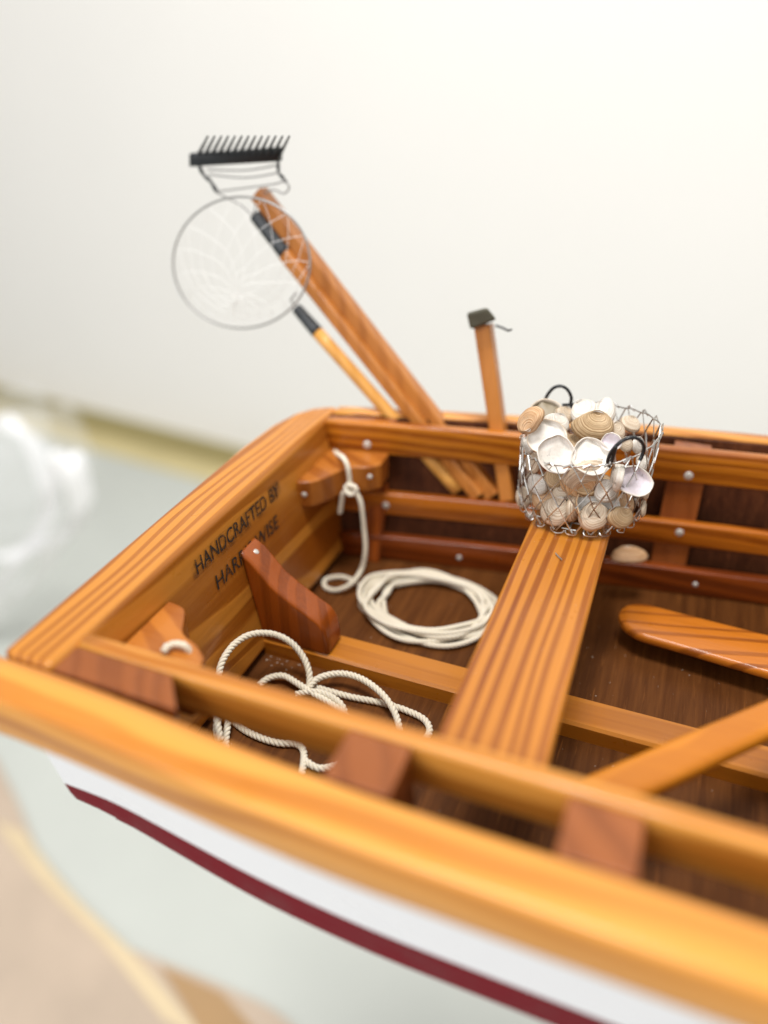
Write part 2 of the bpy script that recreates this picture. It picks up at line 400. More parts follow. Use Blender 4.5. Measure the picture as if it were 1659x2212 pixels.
# stamped lettering
def stamp(body, y, z, size, sx):
    cu = bpy.data.curves.new('lettering', 'FONT'); cu.body = body; cu.size = 1; cu.extrude = 0; cu.offset = .008
    cu.shear = .12; cu.space_character = 1.0
    ob = bpy.data.objects.new('tmp', cu); COL.objects.link(ob)
    dg = bpy.context.evaluated_depsgraph_get(); me = bpy.data.meshes.new_from_object(ob.evaluated_get(dg))
    V0 = [v.co.copy() for v in me.vertices]; F0 = [tuple(p.vertices) for p in me.polygons]
    bpy.data.objects.remove(ob); bpy.data.curves.remove(cu)
    x0 = min(v.x for v in V0); x1 = max(v.x for v in V0)
    V = []
    for v in V0:
        zz = z+v.y*size; V.append(Vector((-.990+.178*(-zz)+.0026, y+(v.x-x0)/(x1-x0)*sx, zz)))
    build('lettering', V, F0, M_ink, transom, label='black stamped lettering')
stamp('HANDCRAFTED BY', 1.252, -.086, .054, .42)
stamp('HARRIS WISE', 1.305, -.164, .054, .325)
M = N('ink_smudge'); M.set(Base_Color=(.05, .02, .012), Roughness=.6, Alpha=M.math('MULTIPLY', M.ramp(M.noise(M.obj((1, 1, 1), False), 26, 5, .7), [(.42, 0.0), (.72, 1.0)]), .42))
M_smudge = M.m
g = G(); sm = [(1.235, -.092), (1.40, -.098), (1.55, -.096), (1.675, -.090), (1.685, -.06), (1.67, -.040), (1.5, -.046), (1.3, -.044), (1.232, -.06)]
g.add([Vector((-.990-.178*z+.0016, y, z)) for y, z in sm], [tuple(range(len(sm)))])
g.build('ink_smudge', M_smudge, transom, label='dark smeared ink round the upper line of lettering')
# keelson, centre knee
g = G(); g.loft([[Vector((x, y, z)) for y, z in ((1.425, ZF), (1.425, -.412), (1.432, -.405), (1.518, -.405), (1.525, -.412), (1.525, ZF))] for x in (-.918, XB)])
g.build('keelson', M_keel, boat)
prof = [(-.9205, -.405), (-.958, -.185), (-.968, -.128), (-.935, -.150), (-.905, -.185), (-.880, -.215), (-.845, -.240), (-.81, -.262), (-.775, -.283), (-.748, -.298), (-.729, -.325), (-.721, -.372), (-.721, -.405)]
g = G(); n = len(prof)
g.prism([Vector((x, 1.427, z)) for x, z in prof], [Vector((x, 1.512, z)) for x, z in prof])
knee = g.build('knee', M_red, boat, bevel=.010, segs=3)
# corner knees
def cknee(P, z0, z1, mat, name='corner_knee'):
    g = G(); g.prism([Vector((x, y, z0)) for x, y in P], [Vector((x, y, z1)) for x, y in P]); return g.build(name, mat, boat, bevel=.007, segs=3)
fk = crom([(-.972, 1.765, 0), (-.935, 1.775, 0), (-.905, 1.815, 0), (-.88, 1.875, 0), (-.85, 1.91, 0), (-.81, 1.925, 0), (-.780, 1.96, 0)], 3)
cknee([(p.x, p.y) for p in fk]+[(-.785, 2.04), (-.972, 2.00)], -.178, -.092, M_cor)
nk = crom([(-.972, 1.135, 0), (-.925, 1.125, 0), (-.90, 1.09, 0), (-.875, 1.05, 0), (-.83, 1.03, 0), (-.79, 1.00, 0)], 3)
cknee([(p.x, p.y) for p in nk]+[(-.77, .915), (-.972, .915)], -.165, -.078, M_cor)
# thwarts
g = G(); g.loft([[Vector((x, y, z)) for x, z in ((-.2775+.006, -.110), (-.2775, -.104), (-.2775, -.077), (-.2725, -.071), (-.0825, -.071), (-.0775, -.077), (-.0775, -.104), (-.0835, -.110))] for y in (.912, 1.3, 1.7, 2.142)])
g.build('thwart', M_thw, boat)
g = G(); g.loft([[Vector((x, y, z)) for x, z in ((.78, -.14), (.78, -.105), (1.0, -.105), (1.0, -.14))] for y in (1.0, 2.1)])
g.build('thwart', M_thw, boat)
# nails
def nail(p, d, r=.0092, par=boat, mat=M_nail):
    d = Vector(d).normalized(); u_ = d.orthogonal().normalized(); v_ = d.cross(u_); g = G(); rings = []
    for rr, hh in ((r, -.004), (r, .0006), (r*.85, .0024), (r*.45, .0038)): rings.append([Vector(p)+(u_*math.cos(t)+v_*math.sin(t))*rr+d*hh for t in [2*math.pi*k/14 for k in range(14)]])
    g.loft(rings); return g.build('nail', mat, par, smooth=True)
for x, z in ((-.856, -.072), (.094, -.080), (.52, -.08)): nail((x, yi_f(x), z), (0, -1, 0), .0135)
for x, z in ((-.785, -.266), (-.335, -.252), (.103, -.254)): nail((x, yi_f(x)-.036, z), (0, -1, 0), .0125)
for x, z in ((-.535, -.415), (.18, -.41)): nail((x, yi_f(x)-.070, z), (0, -1, 0), .008)
nail((-.942, 1.469, -.148), (.55, 0, .83), par=boat); nail((-.748, 1.472, -.311), (.75, 0, .65), .0085)
nail((-.950, 1.770, -.135), (.1, -1, 0), .009); nail((-.805, 1.926, -.125), (0, -1, 0), .008)
nail((-.885, 1.00, -.077), (0, 0, 1), .006)

# stand hidden below the hull
cr = thing('display_stand', 'slim wooden stand carrying the model boat above the floor', 'stand', (1.0, 1.55, ZS))
g = G(); g.prism([(.55, 1.25, -.575), (1.5, 1.25, -.575), (1.5, 1.85, -.575), (.55, 1.85, -.575)], [(.55, 1.25, -.5255), (1.5, 1.25, -.5255), (1.5, 1.85, -.5255), (.55, 1.85, -.5255)]); g.build('stand_top', M_trim, cr, bevel=.01)
g = G(); g.prism([(.9, 1.4, ZS+.001), (1.2, 1.4, ZS+.001), (1.2, 1.7, ZS+.001), (.9, 1.7, ZS+.001)], [(.9, 1.4, -.576), (1.2, 1.4, -.576), (1.2, 1.7, -.576), (.9, 1.7, -.576)]); g.build('column', M_trim, cr, bevel=.01)

# ------------------------------------------------------------------ oars
o1 = thing('oar', 'oar with striped rounded blade lying on the dark floor behind the keelson', 'oar', (.0, 1.86, ZF), 'oars in the boat')
g = G(); rings = []
# axis along +x, slightly towards the near side
def oar_ring(x, cy, w, h, z, n=3): return [Vector((x, cy+p, z+q)) for p, q in rrect(w, h, min(h*.38, w*.4), n)]
for i in range(60):
    t = (i/59)**1.8; x = -.018+t*1.55
    wdt = .152*math.sqrt(max(.002, 1-(1-min(1, t*1.55/.085))**2)) if t*1.55 < .085 else .152+.02*ease((t*1.55-.1)/.5)-.115*ease((t*1.55-.75)/.35)
    cy = 1.865-.085*t*1.55
    h = .030*min(1, .5+t*1.55/.04)+.012*ease((t*1.55-.8)/.3)
    rings.append(oar_ring(x, cy, wdt, h, -.386+.00*t))
g.loft(rings); ob = g.build('blade', M_oar, o1, smooth=True)
for x in (.55, .95):
    g = G(); g.prism([(x, 1.6, ZF+.001), (x+.05, 1.6, ZF+.001), (x+.05, 1.98, ZF+.001), (x, 1.98, ZF+.001)], [(x, 1.6, -.404), (x+.05, 1.6, -.404), (x+.05, 1.98, -.404), (x, 1.98, -.404)])
    g.build('floor_batten', M_chine, boat)
o2 = thing('oar', 'golden oar lying aslant across the keelson from the near rail to the right', 'oar', az(1300, 1700, -.17), 'oars in the boat')
L0, L1 = az(1240, 1680, -.185), az(1659, 1500, -.145); R0, R1 = az(1372, 1728, -.185), az(1659, 1607, -.145)
dl = (L1-L0).normalized(); g = G(); rings = []
c0 = (L0+R0)/2
# left and right edges converge gently; build in its own frame
ax_d = ((L1+R1)/2-c0); ax_d = Vector((.68, .70, .07)).normalized()
ctr1 = (L1+ (R1))/2
ax_d = Vector((dl.x, dl.y, dl.z*.9)).normalized(); perp = Vector((ax_d.y, -ax_d.x, 0)).normalized(); upv = perp.cross(ax_d)
if upv.z < 0: upv = -upv
wid = abs((R0-L0).dot(perp))
for i in range(40):
    t = -.05+i/39*1.26
    c = L0+ax_d*t+perp*(wid/2*(1-.12*ease(t/.5)))
    ww = wid*(1-.18*ease(t/.6)); h = .040
    rings.append([c+perp*p+upv*(q-.02) for p, q in rrect(ww, h, .016, 4)])
g.loft(rings); g.build('blade', M_oar2, o2, smooth=True)

# ------------------------------------------------------------------ ropes (three twisted strands)
def rope_mesh(path, R=.0088, pitch=.036, step=.0032, ns=6):
    P = resample(path, step); g = G(); k = len(P)
    T = [(P[min(i+1, k-1)]-P[max(i-1, 0)]).normalized() for i in range(k)]
    nn = T[0].orthogonal().normalized(); fr = []
    for i in range(k):
        nn = (nn-T[i]*nn.dot(T[i])).normalized(); fr.append((nn.copy(), T[i].cross(nn)))
    for s in range(3):
        pts = []
        for i in range(k):
            a = 2*math.pi*(i*step/pitch+s/3); pts.append(P[i]+(fr[i][0]*math.cos(a)+fr[i][1]*math.sin(a))*R*.50)
        g.tube(pts, R*.56, ns)
    return g
def rope(label, paths, loc):
    t = thing('rope', label, 'rope', loc, 'cords in the boat')
    for i, (nm, P) in enumerate(paths):
        rope_mesh(P, R=.0078 if nm in ('coiled_cord', 'tail', 'hitch', 'knot') else .0088).build(nm, M_rope, t, smooth=True)
ZR = ZF+.009
# far rope: over the corner knee, down, a small loop, then the coil
cx, cy_ = -.555, 1.775
down = [ay(757, 1056, 1.866), ay(766, 1062, 1.875), ay(779, 1085, 1.87), ay(786, 1140, 1.865), ay(789, 1190, 1.85), ay(780, 1232, 1.835), az(757, 1262, -.425), az(725, 1275, ZR+.004), az(703, 1268, ZR), az(704, 1252, ZR), az(735, 1246, ZR), az(762, 1254, ZR), az(782, 1268, ZR), az(800, 1285, ZR)]
coil = []
loops = [(.208, .152, 0, 0), (.200, .166, .008, .010), (.182, .140, -.012, .002), (.164, .122, .016, .014), (.196, .136, -.016, .026), (.176, .160, .006, .020), (.150, .112, -.004, .006), (.186, .150, .012, .032), (.204, .128, -.006, .014)]
for li, (ra, rb, ox, oz) in enumerate(loops):
    for q in range(10):
        t = (li+q/10)
        f = q/10; nx = loops[(li+1) % len(loops)]
        a_, b_ = ra+(nx[0]-ra)*f, rb+(nx[1]-rb)*f; o_ = ox+(nx[2]-ox)*f; z_ = oz+(nx[3]-oz)*f
        th = math.radians(175)+2*math.pi*f
        p = Vector((cx+o_+a_*math.cos(th)*1.0+.014*math.sin(3*th+li*1.7), cy_-o_+b_*math.sin(th)+.014*math.sin(2*th+li*2.3), ZR+z_))
        coil.append(p)
far_path = crom(down[:-1]+[Vector((coil[0].x-.02, coil[0].y+.03, ZR))]+coil, 8)
wrap = crom([Vector((-.893, 1.875, -.212)), Vector((-.900, 1.852, -.17)), Vector((-.897, 1.858, -.118)), Vector((-.90, 1.90, -.098)), Vector((-.905, 1.99, -.102))], 8)
wrap_ = crom([ay(722, 975, 2.0), ay(732, 982, 1.95), ay(743, 990, 1.88), ay(751, 1008, 1.862), ay(755, 1035, 1.862), ay(757, 1060, 1.862)], 8)
wrap_old = crom([Vector((-.885, 1.872, -.225)), Vector((-.888, 1.848, -.20)), Vector((-.897, 1.850, -.150)), Vector((-.905, 1.862, -.106)), Vector((-.918, 1.92, -.097)), Vector((-.925, 1.97, -.100))], 8)
tail = crom([ay(762, 1068, 1.862), ay(752, 1060, 1.856), ay(741, 1066, 1.86), ay(738, 1085, 1.862), ay(734, 1110, 1.864)], 6)
knot = crom([ay(749, 1048, 1.858), ay(764, 1050, 1.846), ay(770, 1060, 1.845), ay(758, 1068, 1.844), ay(748, 1060, 1.85)], 6, True)
rope('cream cord tied round the far corner knee, coiled on the dark floor', [('coiled_cord', far_path), ('hitch', wrap_), ('tail', tail), ('knot', knot)], (cx, cy_, ZF))
# near rope
A = crom([az(352, 1408, -.07), az(372, 1392, -.065), az(400, 1396, -.065), az(416, 1425, -.10)], 8)
B = crom([az(476, 1600, -.40), az(466, 1530, -.36), az(472, 1462, -.33), az(482, 1425, -.31), az(508, 1390, -.30), az(545, 1370, -.30), az(590, 1370, -.32), az(628, 1388, -.345), az(655, 1420, -.38), az(668, 1455, -.41), az(667, 1488, -.435), az(660, 1500, ZR)], 8)
C_ = crom([az(668, 1484, -.43), az(690, 1464, -.42), az(735, 1455, -.41), az(780, 1466, -.405), az(820, 1494, -.41), az(845, 1525, -.42), az(860, 1560, -.435), az(866, 1600, ZR)], 8)
D = crom([az(664, 1478, ZR+.002), az(700, 1490, ZR), az(760, 1506, ZR), az(830, 1520, ZR), az(885, 1538, ZR), az(918, 1556, ZR), az(928, 1580, ZR), az(912, 1604, ZR), az(890, 1622, ZR), az(820, 1640, ZR), az(740, 1650, ZR), az(690, 1660, ZR), az(655, 1640, ZR)], 8)
E_ = crom([az(560, 1480, ZR), az(580, 1465, ZR+.01), az(612, 1460, ZR+.016), az(645, 1478, ZR+.016), az(680, 1500, ZR+.018), az(720, 1524, ZR+.01), az(760, 1560, ZR), az(780, 1600, ZR)], 8)
Fp = crom([az(640, 1500, ZR), az(672, 1494, ZR+.02), az(705, 1500, ZR+.02), az(735, 1520, ZR+.01), az(745, 1545, ZR), az(740, 1580, ZR), az(700, 1600, ZR)], 8)
H_ = crom([az(480, 1540, ZR+.02), az(468, 1565, ZR+.02), az(474, 1600, ZR+.01), az(510, 1640, ZR), az(600, 1690, ZR)], 8)
I_ = crom([az(497, 1530, ZR+.02), az(492, 1565, ZR+.018), az(488, 1610, ZR), az(500, 1650, ZR)], 8)
J_ = crom([az(490, 1545, ZR), az(525, 1575, ZR), az(565, 1595, ZR), az(605, 1606, ZR), az(640, 1608, ZR), az(656, 1625, ZR), az(653, 1665, ZR), az(640, 1700, ZR)], 8)
rope('loose loops of cream cord lying on the floor between near rail and keelson', [('cord_loop', B), ('cord_loop', C_), ('cord_loop', D), ('cord_loop', E_), ('cord_loop', Fp), ('cord_loop', H_), ('cord_loop', I_), ('cord_loop', J_), ('hitch', A)], (-.6, 1.2, ZF))

# ------------------------------------------------------------------ wire basket
BC = Vector((-.176, 1.884, -.071)); BR = .167; ZB = -.064
bk = thing('wire_basket', 'round silver wire mesh basket full of clam shells standing on the thwart', 'basket', BC)
NB = 23
def bpt(th, f, dr=0):
    """f: 0 bottom .. 1 rim"""
    ztop = .145+.030*math.cos(th)+.012*math.sin(th)
    z = ZB+(ztop-ZB)*f
    r = BR*(.925+.075*ease(min(1, f/.2)))+.004*f+dr
    r *= 1+.012*math.sin(3*th+1)+.010*math.sin(5*th)
    return Vector((BC.x+r*math.cos(th), BC.y+r*math.sin(th), z))
g = G(); rows = 5     # node rows; strands zigzag between neighbouring columns
jit = {}
def node(k, j):
    k = k % (2*NB)
    if (k, j) not in jit: jit[(k, j)] = (random.uniform(-.018, .018), random.uniform(-.012, .012))
    a, b = jit[(k, j)]
    return 2*math.pi*(k/(2*NB))+a, (j/rows)+b*(1 if 0 < j < rows else 0)
for s in range(NB):
    for sg in (0, 1):
        pts = []; off = .0042
        for j in range(rows+1):
            k = 2*s+(1 if (j % 2 == 0) else 0)*(1 if sg == 0 else -1)+(0)
            th, f = node(k, j)
            # stay a hair on the own side of the node and run parallel for a short way
            side = (-1 if (k > 2*s) else 1)*off/BR*(1 if True else 0) if j % 2 == 0 else (off/BR*(1 if sg == 0 else -1))
            for df in ((-.022, .022) if 0 < j < rows else ((0,) if j in (0, rows) else (0,))):
                pts.append(bpt(th+side*.6, f+df, random.uniform(-.0015, .0015)))
        mid = []
        for i in range(len(pts)): mid.append(pts[i])
        P = crom(mid, 3)
        g.tube(P, .0023, 4, flat=.62)
g.build('wire_mesh', M_wire, bk)
# rim: crimped ends
g = G(); rimp = [bpt(2*math.pi*k/84, 1.0+.008*math.sin(k*1.5), .001*math.cos(k*1.5)) for k in range(84)]
g.tube(rimp, .0023, 5, closed=True, flat=.6)
for k in range(NB*2):
    th = 2*math.pi*(k+.5)/(NB*2)
    if k % 2: 
        a0 = bpt(th-.05, .985, .003); b0 = bpt(th+.045, 1.03, .004); c0_ = bpt(th+.085, 1.0, .005)
        g.tube([a0, b0, c0_], .0036, 4, flat=.45)
g.build('rim_wire', M_wire, bk)
g = G()
for k in range(NB):       # loops under the bottom edge
    th = 2*math.pi*(k+.5+random.uniform(-.1, .1))/NB; da = .10+random.uniform(-.02, .03)
    g.tube(crom([bpt(th-da, .03), bpt(th-da*.75, .0, .006)+Vector((0, 0, .001)), bpt(th, -.0, .008+random.uniform(-.004, .006)), bpt(th+da*.75, .0, .006), bpt(th+da, .03)], 4), .0025, 4, flat=.7)
for k in range(9):
    a = -1+2*k/8; hw = math.sqrt(max(.02, 1-a*a))*BR*.84
    g.tube([BC+Vector((a*BR*.84, -hw, .006)), BC+Vector((a*BR*.84, hw, .006))], .0022, 4); g.tube([BC+Vector((-hw, a*BR*.84, .009)), BC+Vector((hw, a*BR*.84, .009))], .0022, 4)
g.build('basket_base', M_wire, bk)
# handles
def handle(P, label):
    g = G(); g.tube(crom(P, 6), .0047, 8); g.build('handle', M_black, bk, smooth=True, label=label)
yf = 1.735
handle([ay(1316, 1008, yf), ay(1313, 995, yf-.01), ay(1322, 974, yf-.012), ay(1343, 953, yf-.01), ay(1366, 945, yf), ay(1383, 951, yf+.015), ay(1391, 966, yf+.03), ay(1387, 984, yf+.03), ay(1381, 995, yf+.025)], 'front black wire handle')
handle([ay(1320, 1002, yf-.004), ay(1331, 962, yf-.014)], 'front black wire handle')
yb = 2.04
handle([ay(1178, 863, yb), ay(1184, 851, yb), ay(1196, 838, yb), ay(1212, 834, yb), ay(1226, 842, yb), ay(1234, 858, yb), ay(1233, 872, yb), ay(1236, 882, yb)], 'rear black wire handle')
handle([ay(1215, 875, yb-.01), ay(1235, 874, yb), ay(1245, 872, yb)], 'rear black wire handle')

# ------------------------------------------------------------------ clam shells
def shell_mat(name, light, dark, rings=18, dirt=.5, inside=False, dirtc=(.20, .17, .13), rough=.48):
    M = N(name); uv = M.n('ShaderNodeTexCoord'); sp = M.n('ShaderNodeSeparateXYZ'); M.l(uv.outputs['UV'], sp.inputs[0])
    oi = M.n('ShaderNodeObjectInfo')
    ob = M.obj((1, 1, 1)); big = M.noise(ob, 22, 4, .6)
    v = M.math('ADD', sp.outputs[1], M.math('MULTIPLY', big, .04))
    w1 = M.noise(None, rings, 3, .6, '1D', M.math('ADD', v, M.math('MULTIPLY', oi.outputs['Random'], 5)))
    r1 = M.ramp(w1, [(.38, 0.0), (.62, 1.0)])
    col = M.mix(r1 if not inside else M.math('MULTIPLY', r1, .12), light, dark)
    spot = M.ramp(M.noise(ob, 60, 4, .7), [(.50, 0.0), (.60, 1.0)]); patch = M.ramp(M.noise(ob, 11, 3, .5), [(.5, 0.0), (.68, 1.0)])
    col = M.mix(M.math('MULTIPLY', M.math('MULTIPLY', spot, patch), dirt), col, dirtc)
    mot = M.ramp(M.noise(ob, 30, 5, .7), [(.35, (.80, .76, .70)), (.62, (1.06, 1.05, 1.04))]); col = M.mix(.8, col, mot, 'MULTIPLY')
    edge = M.ramp(sp.outputs[1], [(.88, 0.0), (.97, 1.0)]) if inside else None
    if inside: col = M.mix(M.math('MULTIPLY', edge, .6), col, (.74, .66, .58))
    M.bump(M.math('ADD', w1, M.math('MULTIPLY', M.noise(ob, 80, 3), .35)), .003 if not inside else .0004, .6)
    return M.set(Base_Color=col, Roughness=rough)
S_in = shell_mat('shell_inside_white', (.82, .79, .74), (.68, .63, .57), 10, .8, True, rough=.35)
S_pu = shell_mat('shell_inside_lilac', (.74, .68, .74), (.58, .51, .58), 10, .5, True, rough=.28)
S_dk = shell_mat('shell_inside_stained', (.30, .25, .17), (.17, .135, .09), 10, .9, True, (.09, .07, .045))
S_wh = shell_mat('shell_outside_chalky', (.84, .81, .76), (.62, .56, .48), 18, .8)
S_ta = shell_mat('shell_outside_tan', (.66, .50, .30), (.34, .20, .09), 26, .4)
S_or = shell_mat('shell_outside_orange', (.68, .47, .28), (.42, .21, .085), 20, .4)
S_cr = shell_mat('shell_outside_cream', (.74, .65, .52), (.50, .37, .25), 16, .7)
def valve(width, aspect, dome, ridge, seed, skew=.12):
    """unit shell: umbo up (+Y), outside dome +Z. returns V,F,UV"""
    rnd = random.Random(seed); nu, nv = 36, 16; V = []; F = []; UV = []
    ph = [rnd.uniform(0, 6.28) for _ in range(4)]
    for j in range(nv+1):
        v = .03+.97*j/nv
        for i in range(nu):
            a = 2*math.pi*i/nu
            ex = .5*math.cos(a); ey = aspect*.5*math.sin(a)
            if ey > 0: ex *= 1-.22*(ey/(aspect*.5))**2; 
            wob = 1+.020*math.sin(3*a+ph[0])+.016*math.sin(5*a+ph[1])+.010*math.sin(9*a+ph[2])+.012*max(0, math.sin(17*a+ph[3]))
            ex *= wob; ey *= wob; ex += skew*ey*.5
            ux, uy = skew*.24*aspect, aspect*.5*.955
            x = ux+(ex-ux)*v; y = uy+(ey-uy)*v
            d = dome*1.12*(1-v**2)**.6*(.5+.9*v) if v < 1 else 0
            z = d*1.0
            z += ridge*math.sin(v*v*math.pi*2*9+ph[3])*(.4+.6*v)
            # radial droop so that the sides stay full
            z += .010*noise.noise(Vector((x*5+seed, y*5, v*2)))*(.3+v)
            V.append(Vector((x*width, y*width, z*width))); UV.append((i/nu, v))
        if j: 
            a0 = (j-1)*nu; b0 = j*nu
            F += [(a0+i, a0+(i+1) % nu, b0+(i+1) % nu, b0+i) for i in range(nu)]
    V.append(Vector((skew*.24*aspect*width, aspect*.4775*width, dome*width*.56))); UV.append((0, 0)); c = len(V)-1
    F += [(c, (i+1) % nu, i) for i in range(nu)]
    return V, F, UV
def place_shell(px, py, ydep, wpx, n, umbo, label, mout, minn, aspect=.86, dome=.24, ridge=.006, seed=0, name='clam_shell', group='clam shells in the wire basket', hidden=False, pos=None, wid=None):
    """n: direction the OUTSIDE faces in viewer axes (right, up, towards the camera); umbo: screen angle of the beak in degrees"""
    p = pos if pos is not None else ay(px, py, ydep)
    depth = (p-Vector((0, 0, 1))).dot(_F)
    wd = wid if wid is not None else 1.03*wpx*depth/1680
    if minn is S_in or minn is S_pu or minn is S_dk:
        if n[2] < 0: ridge = .0008
    nv = (_R*n[0]+_UP*n[1]-_F*n[2]).normalized()
    ud = _R*math.cos(math.radians(umbo))+_UP*math.sin(math.radians(umbo))
    yv = (ud-nv*ud.dot(nv)).normalized(); xv = yv.cross(nv)
    V, F, UV = valve(wd, aspect, dome, ridge, seed)
    Mx = Matrix((xv, yv, nv)).transposed()
    wd_ = wd; ctr = Vector((0, 0, dome*.4*wd))
    W = [p+Mx@(v-ctr) for v in V]
    me_o = build(name, W, F, [mout, minn], None, loc=p, smooth=True, uvs=UV)
    s = me_o.modifiers.new('thickness', 'SOLIDIFY'); s.thickness = .030*wd*U; s.offset = -1; s.material_offset = 1; s.material_offset_rim = 0; s.use_even_offset = False
    # outward normal test
    pl = me_o.data.polygons[nvv] if False else None
    cen = sum((pp.normal.dot(nv)*pp.area for pp in me_o.data.polygons))
    if cen < 0: me_o.data.flip_normals()
    tag(me_o, label, 'shell', group)
    return me_o
SH = [
 (1143, 906, 1.80, 70, (-.75, .25, .6), -60, 'tan ridged clam shell standing at the left edge of the basket top', S_or, S_in, .85, .26, .010),
 (1179, 888, 1.93, 66, (.1, -.5, -.8), 100, 'dark stained clam shell hollow side up below the rear handle', S_cr, S_dk, .9, .22, .004),
 (1220, 897, 1.92, 44, (.3, .3, .9), 60, 'small greyish tan clam shell right of the dark stained one', S_cr, S_in, .9, .28, .008),
 (1262, 889, 1.93, 64, (-.2, .4, .85), 120, 'chalky white clam shell under the back rim, left of the long white one', S_wh, S_in, .85, .25, .006),
 (1309, 888, 1.96, 84, (.2, .55, .8), 150, 'long bright white clam shell at the top right of the heap', S_wh, S_in, .55, .22, .004),
 (1284, 921, 1.86, 92, (.05, .15, 1), 80, 'big tan clam shell with fine brown growth lines on top of the heap', S_ta, S_in, .70, .30, .010),
 (1202, 916, 1.86, 58, (.1, .3, .95), 60, 'white clam shell edge peeping out behind the two round hollow shells', S_wh, S_in, .9, .2, .004),
 (1182, 945, 1.795, 84, (.15, -.1, -1), 110, 'round speckled shell showing its pinkish hollow, upper left of the basket front', S_cr, S_in, .97, .16, .003),
 (1201, 981, 1.752, 84, (-.05, .05, -1), 80, 'roundest white shell with pale hollow, leaning on the left front wires', S_wh, S_in, .98, .17, .003),
 (1277, 988, 1.775, 86, (.05, -.25, -1), 95, 'white speckled hollow shell in the middle of the basket front', S_wh, S_in, 1.0, .17, .003),
 (1322, 955, 1.80, 50, (.7, .1, -.7), 95, 'narrow lilac white shell beside the front handle', S_wh, S_pu, .8, .2, .003),
 (1354, 960, 1.84, 34, (.3, .2, .9), 100, 'small grey shell seen through the front handle', S_cr, S_in, .95, .25, .008),
 (1336, 931, 1.90, 46, (.5, .3, .8), 130, 'cream ridged shell behind the front handle near the right rim', S_cr, S_in, .9, .25, .008),
 (1367, 1040, 1.775, 90, (-.25, -.15, -1), 85, 'oval lilac white hollow shell at the right side of the basket', S_wh, S_pu, .74, .2, .003),
 (1332, 1032, 1.76, 86, (-.92, .2, -.15), 90, 'shell standing on edge left of the lilac oval one', S_wh, S_dk, .7, .25, .003),
 (1262, 1030, 1.765, 88, (.05, -.75, .55), -85, 'outer shell of the nested stack of edges at mid height', S_cr, S_in, .9, .2, .006),
 (1268, 1021, 1.775, 80, (.05, -.80, .5), -85, 'middle shell of the nested stack of edges at mid height', S_cr, S_in, .9, .2, .006),
 (1274, 1012, 1.785, 72, (.05, -.85, .45), -85, 'inner shell of the nested stack of edges at mid height', S_wh, S_in, .9, .2, .006),
 (1250, 1040, 1.775, 86, (-.25, -.6, .7), -60, 'peach cream shell under the nested stack of edges', S_or, S_in, .85, .22, .006),
 (1196, 1032, 1.80, 46, (-.3, .2, .9), 0, 'small brownish shell in the gap below the roundest white shell', S_ta, S_in, .9, .25, .010),
 (1160, 1046, 1.80, 52, (-.5, .1, .85), 30, 'white shell at the left wires half way up the basket', S_wh, S_in, .8, .24, .005),
 (1176, 1079, 1.79, 62, (-.5, .2, .85), 60, 'orange tinted broken shell low on the left side of the basket', S_or, S_in, .8, .28, .008),
 (1201, 1105, 1.748, 68, (-.25, .1, .95), 70, 'smooth cream domed shell low left against the front wires', S_cr, S_in, .92, .30, .002),
 (1240, 1100, 1.765, 70, (.85, -.05, .5), 80, 'shell standing on edge between the two cream domed shells at the bottom', S_cr, S_in, .8, .24, .006),
 (1290, 1090, 1.775, 94, (.05, -.15, -1), 85, 'large greyish pink hollow shell at the bottom centre of the basket', S_or, S_in, .88, .22, .004),
 (1284, 1116, 1.738, 66, (.0, .0, 1), 100, 'cream domed shell nested in front of the large hollow one', S_cr, S_in, .95, .30, .002),
 (1342, 1118, 1.755, 62, (.25, -.1, .95), 70, 'tan shell with coarse ridges at the bottom right of the basket', S_ta, S_in, .78, .27, .012),
 (1356, 1086, 1.80, 46, (.4, .4, .8), 160, 'brownish cream shell wedged above the coarse ridged one', S_or, S_in, .85, .25, .009),
 (1390, 1100, 1.86, 40, (.9, 0, .4), 90, 'small olive cream shell at the lower right edge of the basket', S_cr, S_in, .9, .25, .006),
 (1379, 962, 1.90, 40, (.6, 0, .7), 90, 'small white shell just inside the right rim behind the handle foot', S_wh, S_in, .9, .25, .004),
 (1222, 1062, 1.79, 60, (-.2, .3, .9), 110, 'cream shell in shadow behind the wires at centre left', S_cr, S_in, .9, .25, .006),
 (1150, 1000, 1.82, 50, (-.9, .1, .4), 80, 'pale shell turned sideways against the left wires under the rim', S_cr, S_in, .9, .22, .006),
 (1130, 1075, 1.87, 56, (-.9, .1, .4), 80, 'cream shell at the far left of the basket behind the crowded wires', S_cr, S_in, .8, .24, .006),
 (1242, 960, 1.85, 60, (.1, .6, .8), 40, 'brown ridged shell in the shadow between the round white and tan shells', S_ta, S_in, .8, .25, .009),
]
for i, s in enumerate(SH):
    place_shell(s[0], s[1], s[2], s[3], s[4], s[5], s[6], s[7], s[8], s[9], s[10], s[11], seed=i)
